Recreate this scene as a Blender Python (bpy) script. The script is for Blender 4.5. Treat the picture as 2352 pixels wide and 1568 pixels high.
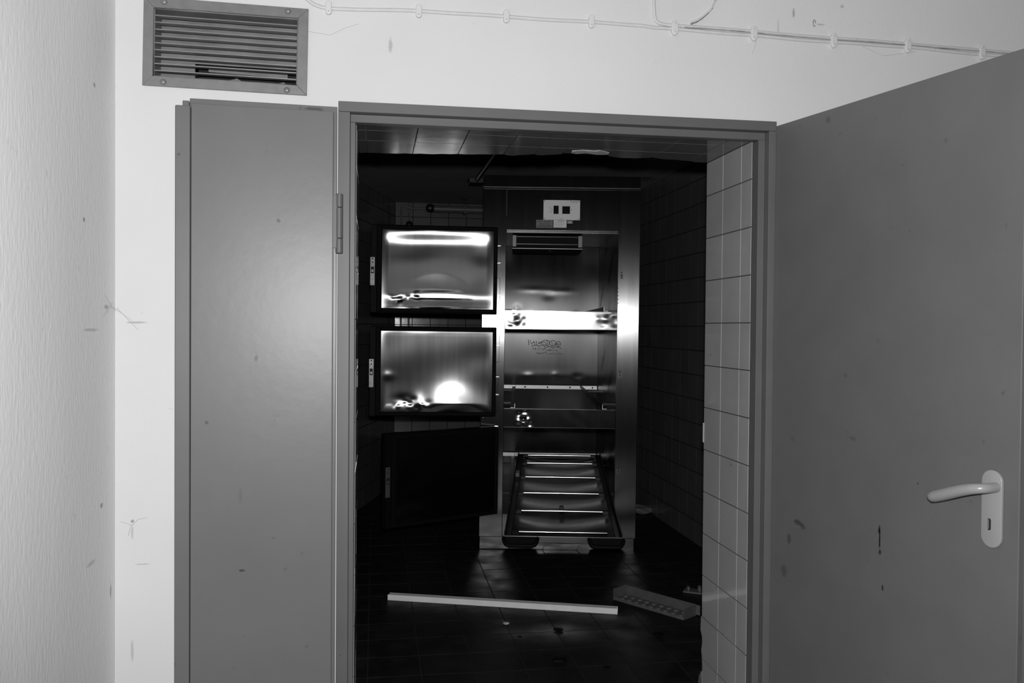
import bpy, bmesh, math, random
from mathutils import Vector, Matrix, Euler
for o in list(bpy.data.objects): bpy.data.objects.remove(o)
sc = bpy.context.scene
C = sc.collection
random.seed(7)
sin, cos, rad = math.sin, math.cos, math.radians

# ------------------------------------------------------------------ camera
CAM = Vector((0, 0, 1.325))
yaw, pitch, roll = .156, -.0163, .008
fwd = Vector((sin(yaw)*cos(pitch), cos(yaw)*cos(pitch), sin(pitch)))
right0 = Vector((cos(yaw), -sin(yaw), 0)); up0 = right0.cross(fwd)
rt = cos(roll)*right0 + sin(roll)*up0
up = -sin(roll)*right0 + cos(roll)*up0
cd = bpy.data.cameras.new('camera'); cd.sensor_width = 36; cd.lens = 2005/2352*36
cd.clip_start = .02; cd.clip_end = 50
cam = bpy.data.objects.new('camera', cd); C.objects.link(cam)
M = Matrix((rt, up, -fwd)).transposed().to_4x4(); M.translation = CAM
cam.matrix_world = M
sc.camera = cam

# ------------------------------------------------------------------ world + the camera's flash
w = bpy.data.worlds.new('world'); sc.world = w; w.use_nodes = True
w.node_tree.nodes['Background'].inputs[0].default_value = (0, 0, 0, 1)
w.node_tree.nodes['Background'].inputs[1].default_value = 0
ld = bpy.data.lights.new('camera_flash', 'SPOT'); ld.shadow_soft_size = .022
ld.spot_size = rad(102); ld.spot_blend = .6; ld.energy = 240
flash = bpy.data.objects.new('camera_flash', ld); C.objects.link(flash)
Fm = M.copy(); Fm.translation = CAM + up*.10 + fwd*.01 + rt*.01
flash.matrix_world = Fm @ Euler((rad(2), rad(-2.5), 0)).to_matrix().to_4x4()

sc.view_settings.view_transform = 'Standard'
sc.view_settings.look = 'None'
sc.view_settings.exposure = 0
sc.view_settings.gamma = 1
sc.view_settings.use_curve_mapping = False

# ------------------------------------------------------------------ materials
def nn(nt, t, **kw):
    n = nt.nodes.new(t)
    for k, v in kw.items(): setattr(n, k, v)
    return n
def mat(name, base, rough=.5, metal=0., var=.08, vscale=6., bump=0., bscale=40., spots=0., sscale=30.,
        aniso=0., stretch=(1, 1, 1), rvar=0., objvar=0., marks=(), coat=0., spec=.5, blotch=0., bloscale=3., blodark=.3):
    m = bpy.data.materials.new(name); m.use_nodes = True
    nt = m.node_tree; b = nt.nodes['Principled BSDF']; L = nt.links.new
    b.inputs['Roughness'].default_value = rough; b.inputs['Metallic'].default_value = metal
    b.inputs['Specular IOR Level'].default_value = spec
    b.inputs['Coat Weight'].default_value = coat
    tc = nn(nt, 'ShaderNodeTexCoord'); geo = nn(nt, 'ShaderNodeNewGeometry')
    mp = nn(nt, 'ShaderNodeMapping'); mp.inputs['Scale'].default_value = stretch
    L(geo.outputs['Position'], mp.inputs['Vector'])
    nz = nn(nt, 'ShaderNodeTexNoise'); nz.inputs['Scale'].default_value = vscale; nz.inputs['Detail'].default_value = 5
    L(mp.outputs[0], nz.inputs['Vector'])
    mr = nn(nt, 'ShaderNodeMapRange'); mr.inputs[1].default_value = .25; mr.inputs[2].default_value = .75
    mr.inputs[3].default_value = base*(1-var); mr.inputs[4].default_value = base*(1+var)
    L(nz.outputs[0], mr.inputs[0]); val = mr.outputs[0]
    def mult(a, fac):
        q = nn(nt, 'ShaderNodeMath', operation='MULTIPLY'); L(a, q.inputs[0])
        if isinstance(fac, float): q.inputs[1].default_value = fac
        else: L(fac, q.inputs[1])
        return q.outputs[0]
    if objvar:
        oi = nn(nt, 'ShaderNodeObjectInfo'); r = nn(nt, 'ShaderNodeMapRange')
        r.inputs[3].default_value = 1-objvar; r.inputs[4].default_value = 1+objvar
        L(oi.outputs['Random'], r.inputs[0]); val = mult(val, r.outputs[0])
    if spots:
        n2 = nn(nt, 'ShaderNodeTexNoise'); n2.inputs['Scale'].default_value = sscale; n2.inputs['Detail'].default_value = 2
        L(geo.outputs['Position'], n2.inputs['Vector'])
        r = nn(nt, 'ShaderNodeMapRange'); r.inputs[1].default_value = .73; r.inputs[2].default_value = .80
        r.inputs[3].default_value = 1; r.inputs[4].default_value = 1-spots
        L(n2.outputs[0], r.inputs[0]); val = mult(val, r.outputs[0])
    if blotch:
        n2 = nn(nt, 'ShaderNodeTexNoise'); n2.inputs['Scale'].default_value = bloscale; n2.inputs['Detail'].default_value = 6
        n2.inputs['Roughness'].default_value = .65
        L(geo.outputs['Position'], n2.inputs['Vector'])
        r = nn(nt, 'ShaderNodeMapRange'); r.inputs[1].default_value = blotch; r.inputs[2].default_value = blotch+.07
        r.inputs[3].default_value = 1; r.inputs[4].default_value = blodark
        L(n2.outputs[0], r.inputs[0]); val = mult(val, r.outputs[0])
    if marks:
        # small scuffs with a shape of their own, in world metres: (x, y, z, rx, ry, rz, darkness)
        nd = nn(nt, 'ShaderNodeTexNoise'); nd.inputs['Scale'].default_value = 90
        L(geo.outputs['Position'], nd.inputs['Vector'])
        for (x, y, z, rx, ry, rz, dk) in marks:
            s = nn(nt, 'ShaderNodeVectorMath', operation='SUBTRACT'); L(geo.outputs['Position'], s.inputs[0]); s.inputs[1].default_value = (x, y, z)
            d = nn(nt, 'ShaderNodeVectorMath', operation='DIVIDE'); L(s.outputs[0], d.inputs[0]); d.inputs[1].default_value = (rx, ry, rz)
            ln = nn(nt, 'ShaderNodeVectorMath', operation='LENGTH'); L(d.outputs[0], ln.inputs[0])
            a = nn(nt, 'ShaderNodeMath', operation='ADD'); L(ln.outputs['Value'], a.inputs[0]); L(nd.outputs[0], a.inputs[1])
            r = nn(nt, 'ShaderNodeMapRange'); r.inputs[1].default_value = 1.1; r.inputs[2].default_value = 1.7
            r.inputs[3].default_value = 1-dk; r.inputs[4].default_value = 1
            L(a.outputs[0], r.inputs[0]); val = mult(val, r.outputs[0])
    L(val, b.inputs['Base Color'])
    if rvar:
        r = nn(nt, 'ShaderNodeMapRange'); r.inputs[1].default_value = .3; r.inputs[2].default_value = .7
        r.inputs[3].default_value = max(.02, rough-rvar); r.inputs[4].default_value = rough+rvar
        L(nz.outputs[0], r.inputs[0]); L(r.outputs[0], b.inputs['Roughness'])
    if bump:
        n3 = nn(nt, 'ShaderNodeTexNoise'); n3.inputs['Scale'].default_value = bscale; n3.inputs['Detail'].default_value = 4
        L(mp.outputs[0], n3.inputs['Vector'])
        bp = nn(nt, 'ShaderNodeBump'); bp.inputs['Strength'].default_value = 1; bp.inputs['Distance'].default_value = bump
        L(n3.outputs[0], bp.inputs['Height']); L(bp.outputs[0], b.inputs['Normal'])
    if aniso:
        b.inputs['Anisotropic'].default_value = aniso
        cx = nn(nt, 'ShaderNodeCombineXYZ')
        cx.inputs[0].default_value, cx.inputs[1].default_value, cx.inputs[2].default_value = cos(rad(9.3)), -sin(rad(9.3)), 0
        L(cx.outputs[0], b.inputs['Tangent'])
    return m

wall_marks = [(-.25, 2.54, 2.17, .006, .05, .022, .35), (.04, 2.54, 2.13, .006, .05, .02, .3),
              (-.66, 2.54, .78, .005, .05, .005, .5), (-.66, 2.54, .75, .003, .05, .02, .25),
              (-.63, 2.54, .66, .02, .05, .002, .3), (-.65, 2.54, 1.33, .03, .05, .003, .35),
              (1.27, 2.54, 2.30, .004, .05, .014, .4), (1.36, 2.54, 2.27, .016, .05, .003, .3),
              (1.22, 2.54, 2.25, .003, .05, .03, .2), (1.43, 2.54, 2.33, .006, .05, .006, .3), (-.66, 2.54, .42, .004, .05, .03, .25)]
side_marks = [(-.705, 2.28, 1.58, .05, .008, .006, .6), (-.705, 2.36, 1.93, .05, .007, .006, .6),
              (-.705, 2.33, 1.31, .05, .06, .004, .3), (-.705, 2.42, .85, .05, .012, .007, .55), (-.705, 2.50, .60, .05, .006, .02, .5),
              (-.705, 2.33, .72, .05, .03, .006, .25), (-.705, 2.46, 1.37, .05, .02, .006, .4)]
leaf1_marks = [(-.262, 2.47, 1.612, .006, .1, .006, .65), (-.320, 2.47, 1.235, .005, .1, .008, .6), (-.448, 2.46, 1.06, .005, .1, .005, .5),
               (-.355, 2.47, .654, .009, .1, .004, .6), (-.521, 2.46, 1.781, .003, .1, .004, .5), (-.36, 2.47, .86, .004, .1, .02, .15),
               (-.17, 2.48, 1.93, .03, .1, .004, .5), (-.15, 2.48, 1.922, .006, .1, .005, .5)]
def dpt(s, z):   # point on the visible face of the wide door leaf
    a = rad(-76.17); return (1.207+cos(a)*s, 2.517+sin(a)*s, z)
leaf2_marks = []
for s, z, r, rz, dk in ((.428, .80, .004, .014, .95), (.429, .775, .003, .02, .9), (.43, .745, .004, .008, .8), (.441, .653, .0035, .008, .8),
                        (.118, .757, .018, .008, .5), (.14, .748, .010, .008, .4), (.081, .70, .008, .016, .4), (.22, 1.917, .010, .010, .35),
                        (.548, .944, .003, .003, .5), (.06, .60, .014, .02, .3), (.3, 1.2, .008, .006, .2), (.33, 1.03, .012, .006, .2), (.09, 1.0, .006, .008, .2)):
    x, y, zz = dpt(s, z); leaf2_marks.append((x, y, zz, .05 if r < .005 else .05, r, rz, dk))

white_wall = mat('white_painted_plaster', .65, .75, var=.025, vscale=3, bump=.0005, bscale=140, spots=.14, sscale=26, marks=wall_marks)
side_wall = mat('white_painted_side_wall', .84, .75, var=.04, vscale=4, bump=.0012, bscale=110, spots=.12, sscale=22, marks=side_marks, stretch=(1, 1, .35))
dim_wall = mat('anteroom_paint', .45, .8, var=.05)
grey_frame = mat('grey_frame_paint', .106, .5, var=.07, vscale=9, spots=.4, sscale=60)
grey_leaf1 = mat('grey_leaf_paint', .145, .37, var=.05, vscale=5, spots=.25, sscale=35, bump=.00025, bscale=30, marks=leaf1_marks, spec=.34)
grey_leaf2 = mat('grey_wide_leaf_paint', .112, .45, var=.06, vscale=7, spots=.25, sscale=35, bump=.0003, bscale=120, marks=leaf2_marks)
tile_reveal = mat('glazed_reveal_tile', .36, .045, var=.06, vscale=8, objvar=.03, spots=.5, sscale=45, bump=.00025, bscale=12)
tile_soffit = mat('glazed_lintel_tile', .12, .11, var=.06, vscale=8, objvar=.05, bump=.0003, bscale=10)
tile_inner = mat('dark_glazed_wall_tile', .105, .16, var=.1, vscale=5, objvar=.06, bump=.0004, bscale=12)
grout = mat('dirty_grout', .045, .9, var=.3, vscale=20)
grout_in = mat('black_grout', .012, .9, var=.3, vscale=20)
plaster = mat('bare_plaster', .5, .9, var=.2, vscale=40, bump=.003, bscale=60)
ceil_in = mat('inner_ceiling_paint', .21, .8, var=.12, vscale=4, blotch=.62, bloscale=2.5)
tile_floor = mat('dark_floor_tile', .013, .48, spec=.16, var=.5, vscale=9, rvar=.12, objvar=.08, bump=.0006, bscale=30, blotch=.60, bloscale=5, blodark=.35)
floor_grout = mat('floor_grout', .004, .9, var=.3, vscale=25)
concrete = mat('anteroom_floor', .06, .6, var=.15)
alu = mat('dull_aluminium', .225, .42, .35, var=.12, vscale=30, spots=.2, sscale=50)
alu_light = mat('bright_aluminium', .85, .42, .45, var=.15, vscale=8)
alu_dark = mat('dusty_duct_metal', .18, .6, .3, var=.25, vscale=14, spots=.3)
black_in = mat('dark_cavity', .012, .9)
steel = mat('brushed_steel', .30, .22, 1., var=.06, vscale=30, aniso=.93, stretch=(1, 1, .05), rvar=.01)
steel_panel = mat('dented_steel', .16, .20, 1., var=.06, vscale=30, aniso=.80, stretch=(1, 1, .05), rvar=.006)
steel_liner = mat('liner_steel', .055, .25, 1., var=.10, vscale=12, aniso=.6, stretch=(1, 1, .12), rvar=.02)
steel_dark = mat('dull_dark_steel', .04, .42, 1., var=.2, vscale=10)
pan_steel = mat('dirty_pan_steel', .016, .30, 1., var=.3, vscale=12)  # very dark metal, mottled at random
steel_bar = mat('polished_bar_steel', .75, .16, 1., var=.05)
chrome = mat('latch_chrome', .15, .34, .5, var=.25, vscale=60)
rubber = mat('black_rubber', .005, .7, spec=.1)
matte_black = mat('matte_black', .004, .6, spec=.12)
black_plastic = mat('black_plastic', .012, .35)
white_pl = mat('white_control_plate', .88, .45, var=.04)
grey_lab = mat('grey_sticker', .23, .6, var=.06)
ink = mat('black_ink', .012, .7)
marker = mat('marker_ink', .045, .6, var=.2)
handle_w = mat('light_grey_plastic', .27, .28, var=.03, spec=.5)
cable_m = mat('painted_cable', .60, .6, var=.05, vscale=40, spots=.35, sscale=50)
clip_m = mat('painted_clip', .64, .5, var=.04)
crack_m = mat('cable_seam', .36, .8, var=.5, vscale=25)
dark_cable = mat('cable_crust', .22, .8, var=.4, vscale=90)
strip_m = mat('white_trunking', .88, .5, var=.06, vscale=20)
dimple_m = mat('dusty_sheet_metal', .16, .45, .4, var=.15, vscale=30)
pipe_m = mat('painted_pipe', .10, .4, var=.2, vscale=20)
debris_m = mat('crumbled_plaster', .14, .9, var=.3, vscale=40)
web_m = mat('dusty_cobweb', .48, .9)

# ------------------------------------------------------------------ mesh helpers
class MB:
    def __init__(s): s.v = []; s.f = []
    def _add(s, vs, fs):
        n = len(s.v); s.v += [tuple(p) for p in vs]; s.f += [tuple(i+n for i in q) for q in fs]; return s
    def box(s, x0, x1, y0, y1, z0, z1, T=None):
        vs = [Vector((x, y, z)) for x in (x0, x1) for y in (y0, y1) for z in (z0, z1)]
        if T: vs = [T @ p for p in vs]
        return s._add(vs, [(0, 1, 3, 2), (4, 6, 7, 5), (0, 4, 5, 1), (2, 3, 7, 6), (0, 2, 6, 4), (1, 5, 7, 3)])
    def tube(s, pts, r, n=10, cap=True, sx=1.0):
        pts = [Vector(p) for p in pts]; m = len(pts); vs = []; fs = []
        rr = r if isinstance(r, (list, tuple)) else [r]*m
        prev = None
        for i, p in enumerate(pts):
            t = (pts[min(i+1, m-1)]-pts[max(i-1, 0)]).normalized()
            if prev is None:
                a = Vector((0, 0, 1)) if abs(t.z) < .9 else Vector((1, 0, 0))
                u = t.cross(a).normalized()
            else:
                u = (prev - t*prev.dot(t)).normalized()
            prev = u; v = t.cross(u)
            for k in range(n):
                a = 2*math.pi*k/n; vs.append(p + (u*cos(a)*sx + v*sin(a))*rr[i])
        for i in range(m-1):
            for k in range(n):
                k2 = (k+1) % n; fs.append((i*n+k, i*n+k2, (i+1)*n+k2, (i+1)*n+k))
        if cap: fs += [tuple(range(n))[::-1], tuple((m-1)*n+k for k in range(n))]
        return s._add(vs, fs)
    def prism(s, poly, fn0, fn1):
        n = len(poly); vs = [fn0(*p) for p in poly] + [fn1(*p) for p in poly]
        fs = [tuple(range(n))[::-1], tuple(range(n, 2*n))] + [(i, (i+1) % n, n+(i+1) % n, n+i) for i in range(n)]
        return s._add(vs, fs)
    def lathe(s, prof, org, axis, n=16):
        axis = Vector(axis).normalized(); a = Vector((0, 0, 1)) if abs(axis.z) < .9 else Vector((1, 0, 0))
        u = axis.cross(a).normalized(); v = axis.cross(u); org = Vector(org); vs = []; fs = []
        for (r, h) in prof:
            for k in range(n):
                q = 2*math.pi*k/n; vs.append(org + axis*h + (u*cos(q)+v*sin(q))*max(r, 1e-5))
        m = len(prof)
        for i in range(m-1):
            for k in range(n):
                k2 = (k+1) % n; fs.append((i*n+k, i*n+k2, (i+1)*n+k2, (i+1)*n+k))
        fs += [tuple(range(n))[::-1], tuple((m-1)*n+k for k in range(n))]
        return s._add(vs, fs)
    def grid(s, fn, nu, nv):
        vs = [fn(i/nu, j/nv) for j in range(nv+1) for i in range(nu+1)]
        fs = [(j*(nu+1)+i, j*(nu+1)+i+1, (j+1)*(nu+1)+i+1, (j+1)*(nu+1)+i) for j in range(nv) for i in range(nu)]
        return s._add(vs, fs)
    def mesh(s, name, bevel=0, smooth=False, seg=1):
        me = bpy.data.meshes.new(name); bm = bmesh.new()
        vv = [bm.verts.new(p) for p in s.v]
        for q in s.f:
            try: bm.faces.new([vv[i] for i in q])
            except ValueError: pass
        bmesh.ops.recalc_face_normals(bm, faces=bm.faces)
        if bevel:
            ed = [e for e in bm.edges if len(e.link_faces) == 2 and e.calc_face_angle(0) > .6]
            bmesh.ops.bevel(bm, geom=ed, offset=bevel, segments=seg, affect='EDGES', profile=.5, clamp_overlap=True)
        bm.to_mesh(me); bm.free()
        if smooth:
            for p in me.polygons: p.use_smooth = True
        return me
    def build(s, name, m, parent=None, bevel=0, smooth=False, seg=1, flip=False):
        me = s.mesh(name, bevel, smooth, seg)
        if flip: me.flip_normals()
        me.materials.append(m)
        if smooth and bevel:
            pass
        o = bpy.data.objects.new(name, me); C.objects.link(o)
        if parent: o.parent = parent
        return o
def smooth_angle(o, ang=.6):
    me = o.data
    for p in me.polygons: p.use_smooth = True
    bm = bmesh.new(); bm.from_mesh(me)
    for e in bm.edges:
        e.smooth = not (len(e.link_faces) == 2 and e.calc_face_angle(0) > ang)
    bm.to_mesh(me); bm.free(); return o
def thing(name, label, cat, loc=(0, 0, 0), rot=(0, 0, 0), group=None, kind=None):
    o = bpy.data.objects.new(name, None); C.objects.link(o); o.location = loc; o.rotation_euler = rot
    o.empty_display_size = .1
    return tag(o, label, cat, group, kind)
def tag(o, label, cat, group=None, kind=None):
    o['label'] = label; o['category'] = cat
    if group: o['group'] = group
    if kind: o['kind'] = kind
    return o
def struct(o, label, cat): return tag(o, label, cat, kind='structure')
def lerp(t, pts):
    if t <= pts[0][0]: return pts[0][1]
    for (a, b), (c, d) in zip(pts, pts[1:]):
        if t <= c: return b + (d-b)*(t-a)/(c-a)
    return pts[-1][1]

# tiles: each one a child of the wall or floor it is set in
_tm = {}
def tile_mesh(wd, ht, th, m, bev=None):
    bev = bev or (.0003 if m.name.startswith('dark') else .0007)
    key = (round(wd, 4), round(ht, 4), m.name)
    if key in _tm: return _tm[key]
    a, b = wd/2, ht/2; c = bev
    vs = [(x, y, -th+.0) for x, y in ((-a, -b), (a, -b), (a, b), (-a, b))]
    vs += [(x, y, -c) for x, y in ((-a, -b), (a, -b), (a, b), (-a, b))]
    vs += [(x, y, 0) for x, y in ((-a+c, -b+c), (a-c, -b+c), (a-c, b-c), (-a+c, b-c))]
    fs = [(8, 9, 10, 11)] + [(i, (i+1) % 4, 4+(i+1) % 4, 4+i) for i in range(4)] + [(4+i, 4+(i+1) % 4, 8+(i+1) % 4, 8+i) for i in range(4)]
    me = bpy.data.meshes.new('tile'); me.from_pydata(vs, [], fs); me.materials.append(m); _tm[key] = me
    return me
def lay(parent, m, org, eu, ev, en, us, vs, gap=.003, gv=None, th=.006, proud=.0015, tilt=.0022, skip=None):
    """tiles in the cells of the edge lists us x vs; org + u*eu + v*ev is on the grout plane, en points out of the wall"""
    eu, ev, en, org = Vector(eu), Vector(ev), Vector(en), Vector(org)
    B = Matrix((eu, ev, en)).transposed().to_4x4()
    for i in range(len(us)-1):
        for j in range(len(vs)-1):
            if skip and skip(i, j): continue
            wd, ht = us[i+1]-us[i]-gap, vs[j+1]-vs[j]-(gv or gap)
            if wd < .006 or ht < .006: continue
            o = bpy.data.objects.new('tile', tile_mesh(wd, ht, th, m)); C.objects.link(o); o.parent = parent
            T = B @ Euler((random.gauss(0, tilt*.5), random.gauss(0, tilt*.5), 0)).to_matrix().to_4x4()
            T.translation = org + eu*(us[i]+us[i+1])/2 + ev*(vs[j]+vs[j+1])/2 + en*(proud + random.uniform(-.0003, .0003))
            o.matrix_local = T
def lay_stuff(name, parent, m, org, eu, ev, en, us, vs, gap=.003, th=.006, proud=.0015):
    eu, ev, en, org = Vector(eu), Vector(ev), Vector(en), Vector(org)
    vv = []; ff = []
    for i in range(len(us)-1):
        for j in range(len(vs)-1):
            wd, ht = us[i+1]-us[i]-gap, vs[j+1]-vs[j]-gap
            if wd < .006 or ht < .006: continue
            me = tile_mesh(wd, ht, th, m); n = len(vv)
            c = org + eu*(us[i]+us[i+1])/2 + ev*(vs[j]+vs[j+1])/2 + en*proud
            vv += [c + eu*p.co.x + ev*p.co.y + en*p.co.z for p in me.vertices]
            ff += [tuple(k+n for k in p.vertices) for p in me.polygons]
    me = bpy.data.meshes.new(name); me.from_pydata(vv, [], ff); me.materials.append(m)
    o = bpy.data.objects.new(name, me); C.objects.link(o); o.parent = parent; o['kind'] = 'stuff'
    return o
def steps(a, b, j0, p):
    """edges from a to b with joints at j0 + k*p"""
    e = [a]; k = math.ceil((a-j0)/p + 1e-6)
    while j0+k*p < b-1e-6:
        if j0+k*p-e[-1] > .004: e.append(j0+k*p)
        k += 1
    return e+[b]

# ------------------------------------------------------------------ the anteroom (where the camera stands)
ZC = 2.75
wf = MB()
X_ = [-1.30, -.605, -.219, -.092, 1.195, 2.90]; Z_ = [0, 1.940, 2.004, 2.193, ZC]
for i in range(5):
    for j in range(4):
        if (i == 1 and j == 2) or (i == 3 and j == 0): continue
        wf.box(X_[i], X_[i+1], 2.54, 2.90 if i == 3 else 2.965, Z_[j], Z_[j+1])
wall_front = struct(wf.build('wall_front', white_wall), 'white plastered wall around the wide doorway', 'wall')
struct(MB().box(-.805, -.705, -3, 2.54, 0, ZC).build('wall_left', side_wall), 'plain white side wall at the far left of the doorway wall', 'wall')
struct(MB().box(2.90, 3.0, -3, 2.54, 0, ZC).build('wall_right', dim_wall), 'plain side wall of the anteroom behind the open door', 'wall')
struct(MB().box(-.805, 3.0, -3.1, -3, 0, ZC).build('wall_rear', dim_wall), 'anteroom wall behind the photographer', 'wall')
struct(MB().box(-.805, 3.0, -3.1, 2.54, ZC, ZC+.1).build('ceiling', dim_wall), 'plain anteroom ceiling', 'ceiling')
struct(MB().box(-.805, 3.0, -3.1, 2.51, -.1, 0).build('floor', concrete), 'anteroom floor in front of the doorway', 'floor')

# tiled reveal of the doorway
TOP = 1.9130
gr = MB().box(1.1635, 1.1945, 2.588, 2.964, 0, 1.9395).build('grout_bed', grout, wall_front)
gl = MB().box(-.0915, -.0565, 2.588, 2.964, 0, 1.9395).build('grout_bed', grout, wall_front)
MB().box(-.056, 1.163, 2.588, 2.899, 1.9145, 1.9395).build('grout_bed', grout, wall_front)
zs = steps(.0, TOP, 1.345, .15)
ys = [2.588, 2.667, 2.817, 2.966]
lay(wall_front, tile_reveal, (1.1635, 0, 0), (0, 1, 0), (0, 0, 1), (-1, 0, 0), ys, zs, skip=lambda i, j: i == 2 and j in (1, 0))
lay(wall_front, tile_reveal, (-.0565, 0, 0), (0, 1, 0), (0, 0, 1), (1, 0, 0), ys, zs)
# the two chipped tiles at the foot of the reveal
def chipped(poly):
    MB().prism(poly, lambda y, z: (1.162, y, z), lambda y, z: (1.168, y, z)).build('tile', tile_reveal, wall_front)
chipped([(2.8185, .1465), (2.958, .1465), (2.966, .175), (2.957, .205), (2.961, .225), (2.976, .245), (2.972, .2935), (2.8185, .2935)])
chipped([(2.8185, .002), (2.985, .002), (2.98, .05), (2.955, .085), (2.953, .12), (2.958, .1435), (2.8185, .1435)])
MB().prism([(2.95, .0), (2.99, .0), (2.993, .04), (2.985, .075), (2.966, .10), (2.955, .10)], lambda y, z: (1.160, y, z), lambda y, z: (1.17, y, z)).build('crumbled_corner', debris_m, wall_front, bevel=.003)
MB().box(1.158, 1.163, 2.962, 2.968, .92, .99).build('chip', tile_reveal, wall_front, bevel=.001)
# tiled underside of the lintel, its far edge broken off unevenly
EB = [(-.06, 3.02), (.12, 3.0), (.22, 2.986), (.28, 2.974), (.35, 2.968), (.43, 2.952), (.455, 2.972), (.53, 2.93), (.56, 2.945), (.61, 2.91), (.64, 2.90),
      (.69, 2.914), (.72, 2.898), (.78, 2.90), (.83, 2.935), (.88, 2.93), (.94, 2.908), (.98, 2.925), (1.08, 2.935), (1.12, 2.96), (1.165, 2.955)]
sx = [-.055, -.0275, .124, .277, .430, .532, .623, .785, .9385, 1.088, 1.162]
lay(wall_front, tile_soffit, (0, 0, 1.9145), (1, 0, 0), (0, 1, 0), (0, 0, -1), sx, [2.588, 2.668, 2.812], tilt=.0012)
for a, b in zip(sx, sx[1:]):
    a += .0015; b -= .0015; n = 6
    far = [(a+(b-a)*k/n, lerp(a+(b-a)*k/n, EB) + random.uniform(-.004, .004)) for k in range(n+1)]
    if .6 < a < .7: far = [(a, 2.84), (a+.03, 2.83), (a+.06, 2.822), (a+.10, 2.818), (b-.02, 2.83), (b, 2.85)]
    MB().prism([(a, 2.8145), (b, 2.8145)] + far[::-1], lambda x, y: (x, y, 1.913), lambda x, y: (x, y, 1.919)).build('tile', tile_soffit, wall_front)
n = 40
edge = [(-.055+1.217*k/n, lerp(-.055+1.217*k/n, EB) - .006 + random.uniform(-.006, .006)) for k in range(n+1)]
MB().prism([(-.055, 2.80), (1.163, 2.80)] + edge[::-1], lambda x, y: (x, y, 1.9155), lambda x, y: (x, y, 1.955)).build('broken_lintel_edge', grout, wall_front)
MB().prism([(.645, 2.85), (.68, 2.832), (.72, 2.838), (.735, 2.825), (.775, 2.855), (.78, 2.885), (.74, 2.895), (.70, 2.878), (.672, 2.896), (.65, 2.885)],
           lambda x, y: (x, y, 1.9125), lambda x, y: (x, y, 1.92)).build('plaster_patch', plaster, wall_front, bevel=.001)

# door frame
fr_ = thing('trim_1', 'grey steel door frame with a stepped rebate', 'door frame', (.55, 2.54, 0), kind='structure')
def fpart(name, *boxes):
    m = MB()
    for b in boxes: m.box(*b)
    o = m.build(name, grey_frame, fr_, bevel=.0012); o.location = (-.55, -2.54, 0); return o
fpart('jamb', (1.187, 1.211, 2.522, 2.56, 0, 1.9305), (1.1655, 1.187, 2.550, 2.587, 0, 1.908))
fpart('jamb', (-.105, -.072, 2.522, 2.56, 0, 1.9305), (-.072, -.0575, 2.550, 2.587, 0, 1.908))
fpart('head', (-.105, 1.211, 2.522, 2.56, 1.9310, 1.960), (-.072, 1.187, 2.550, 2.587, 1.908, 1.9308))

# narrow leaf folded back against the wall
d1 = thing('door_1', 'narrow grey door leaf folded back flat against the white wall', 'door', (-.108, 2.512, 0), (0, 0, rad(3.2)), kind='structure')
MB().box(-.384, -.010, -.036, -.004, .010, 1.9185).build('leaf_panel', grey_leaf1, d1, bevel=.002, seg=2)
MB().box(-.392, .001, -.003, .004, .008, 1.9395).build('rear_flange', grey_leaf1, d1, bevel=.001)
MB().box(-.409, -.3925, -.014, .003, .010, 1.930).build('meeting_flange', grey_leaf1, d1, bevel=.001)
MB().box(-.425, -.3865, -.033, -.015, .012, 1.9125).build('meeting_strip', grey_leaf1, d1, bevel=.002)
MB().box(-.009, -.001, -.024, -.0035, .010, 1.920).build('hinge_edge', grey_leaf1, d1, bevel=.001)
hg = MB().box(-.016, .002, -.0285, -.0245, 1.542, 1.690).build('hinge_plate', grey_frame, d1, bevel=.0008)
for a, b in ((1.693, 1.6555), (1.6545, 1.5695), (1.5685, 1.528)):
    k = MB().tube([(.007, -.022, a), (.007, -.022, a-.0015), (.007, -.022, b+.0015), (.007, -.022, b)], [.009, .0105, .0105, .009], 20).build('hinge_knuckle', grey_frame, d1)
    smooth_angle(k, .7)

# wide leaf standing open towards the camera
a2 = rad(-76.17)
d2 = thing('door_2', 'wide grey door leaf standing open with a lever handle', 'door', (1.207, 2.517, 0), (0, 0, a2), kind='structure')
# local x runs from the hinge to the lock edge, local -y faces the camera
MB().box(0, .823, 0, .016, .008, 1.945).build('leaf_skin', grey_leaf2, d2, bevel=.002, seg=2)
MB().box(.02, .838, .017, .046, .010, 1.936).build('leaf_core', grey_leaf2, d2, bevel=.002)
MB().box(.8385, .8405, .024, .040, .80, 1.04).build('lock_plate', alu, d2, bevel=.0005)
def stadium(cx, cz, hw, hh, n=12):
    return [(cx+hw*cos(t), cz+(hh-hw)+hw*sin(t)) for t in [math.pi*k/n for k in range(n+1)]] + \
           [(cx+hw*cos(t), cz-(hh-hw)+hw*sin(t)) for t in [math.pi+math.pi*k/n for k in range(n+1)]]
hp = MB().prism(stadium(.760, .9225, .026, .0885), lambda x, z: (x, 0, z), lambda x, z: (x, -.009, z)).build('handle_plate', handle_w, d2, bevel=.0028, seg=3)
smooth_angle(hp, .5)
kh = MB().prism(stadium(.756, .887, .0045, .0135), lambda x, z: (x, -.0085, z), lambda x, z: (x, -.0094, z)).build('keyhole', ink, hp)
kr = MB().prism(stadium(.7535, .887, .0022, .0115), lambda x, z: (x, -.0092, z), lambda x, z: (x, -.0097, z)).build('keyhole_insert', alu, hp)
pts = [(.772, -.006, .9735), (.772, -.026, .9735), (.771, -.038, .9732), (.766, -.047, .9725), (.757, -.0525, .971), (.742, -.054, .9675), (.72, -.054, .961),
       (.695, -.053, .952), (.668, -.051, .942), (.645, -.049, .934), (.634, -.048, .930), (.629, -.0475, .9285), (.6265, -.047, .9275)]
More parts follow.
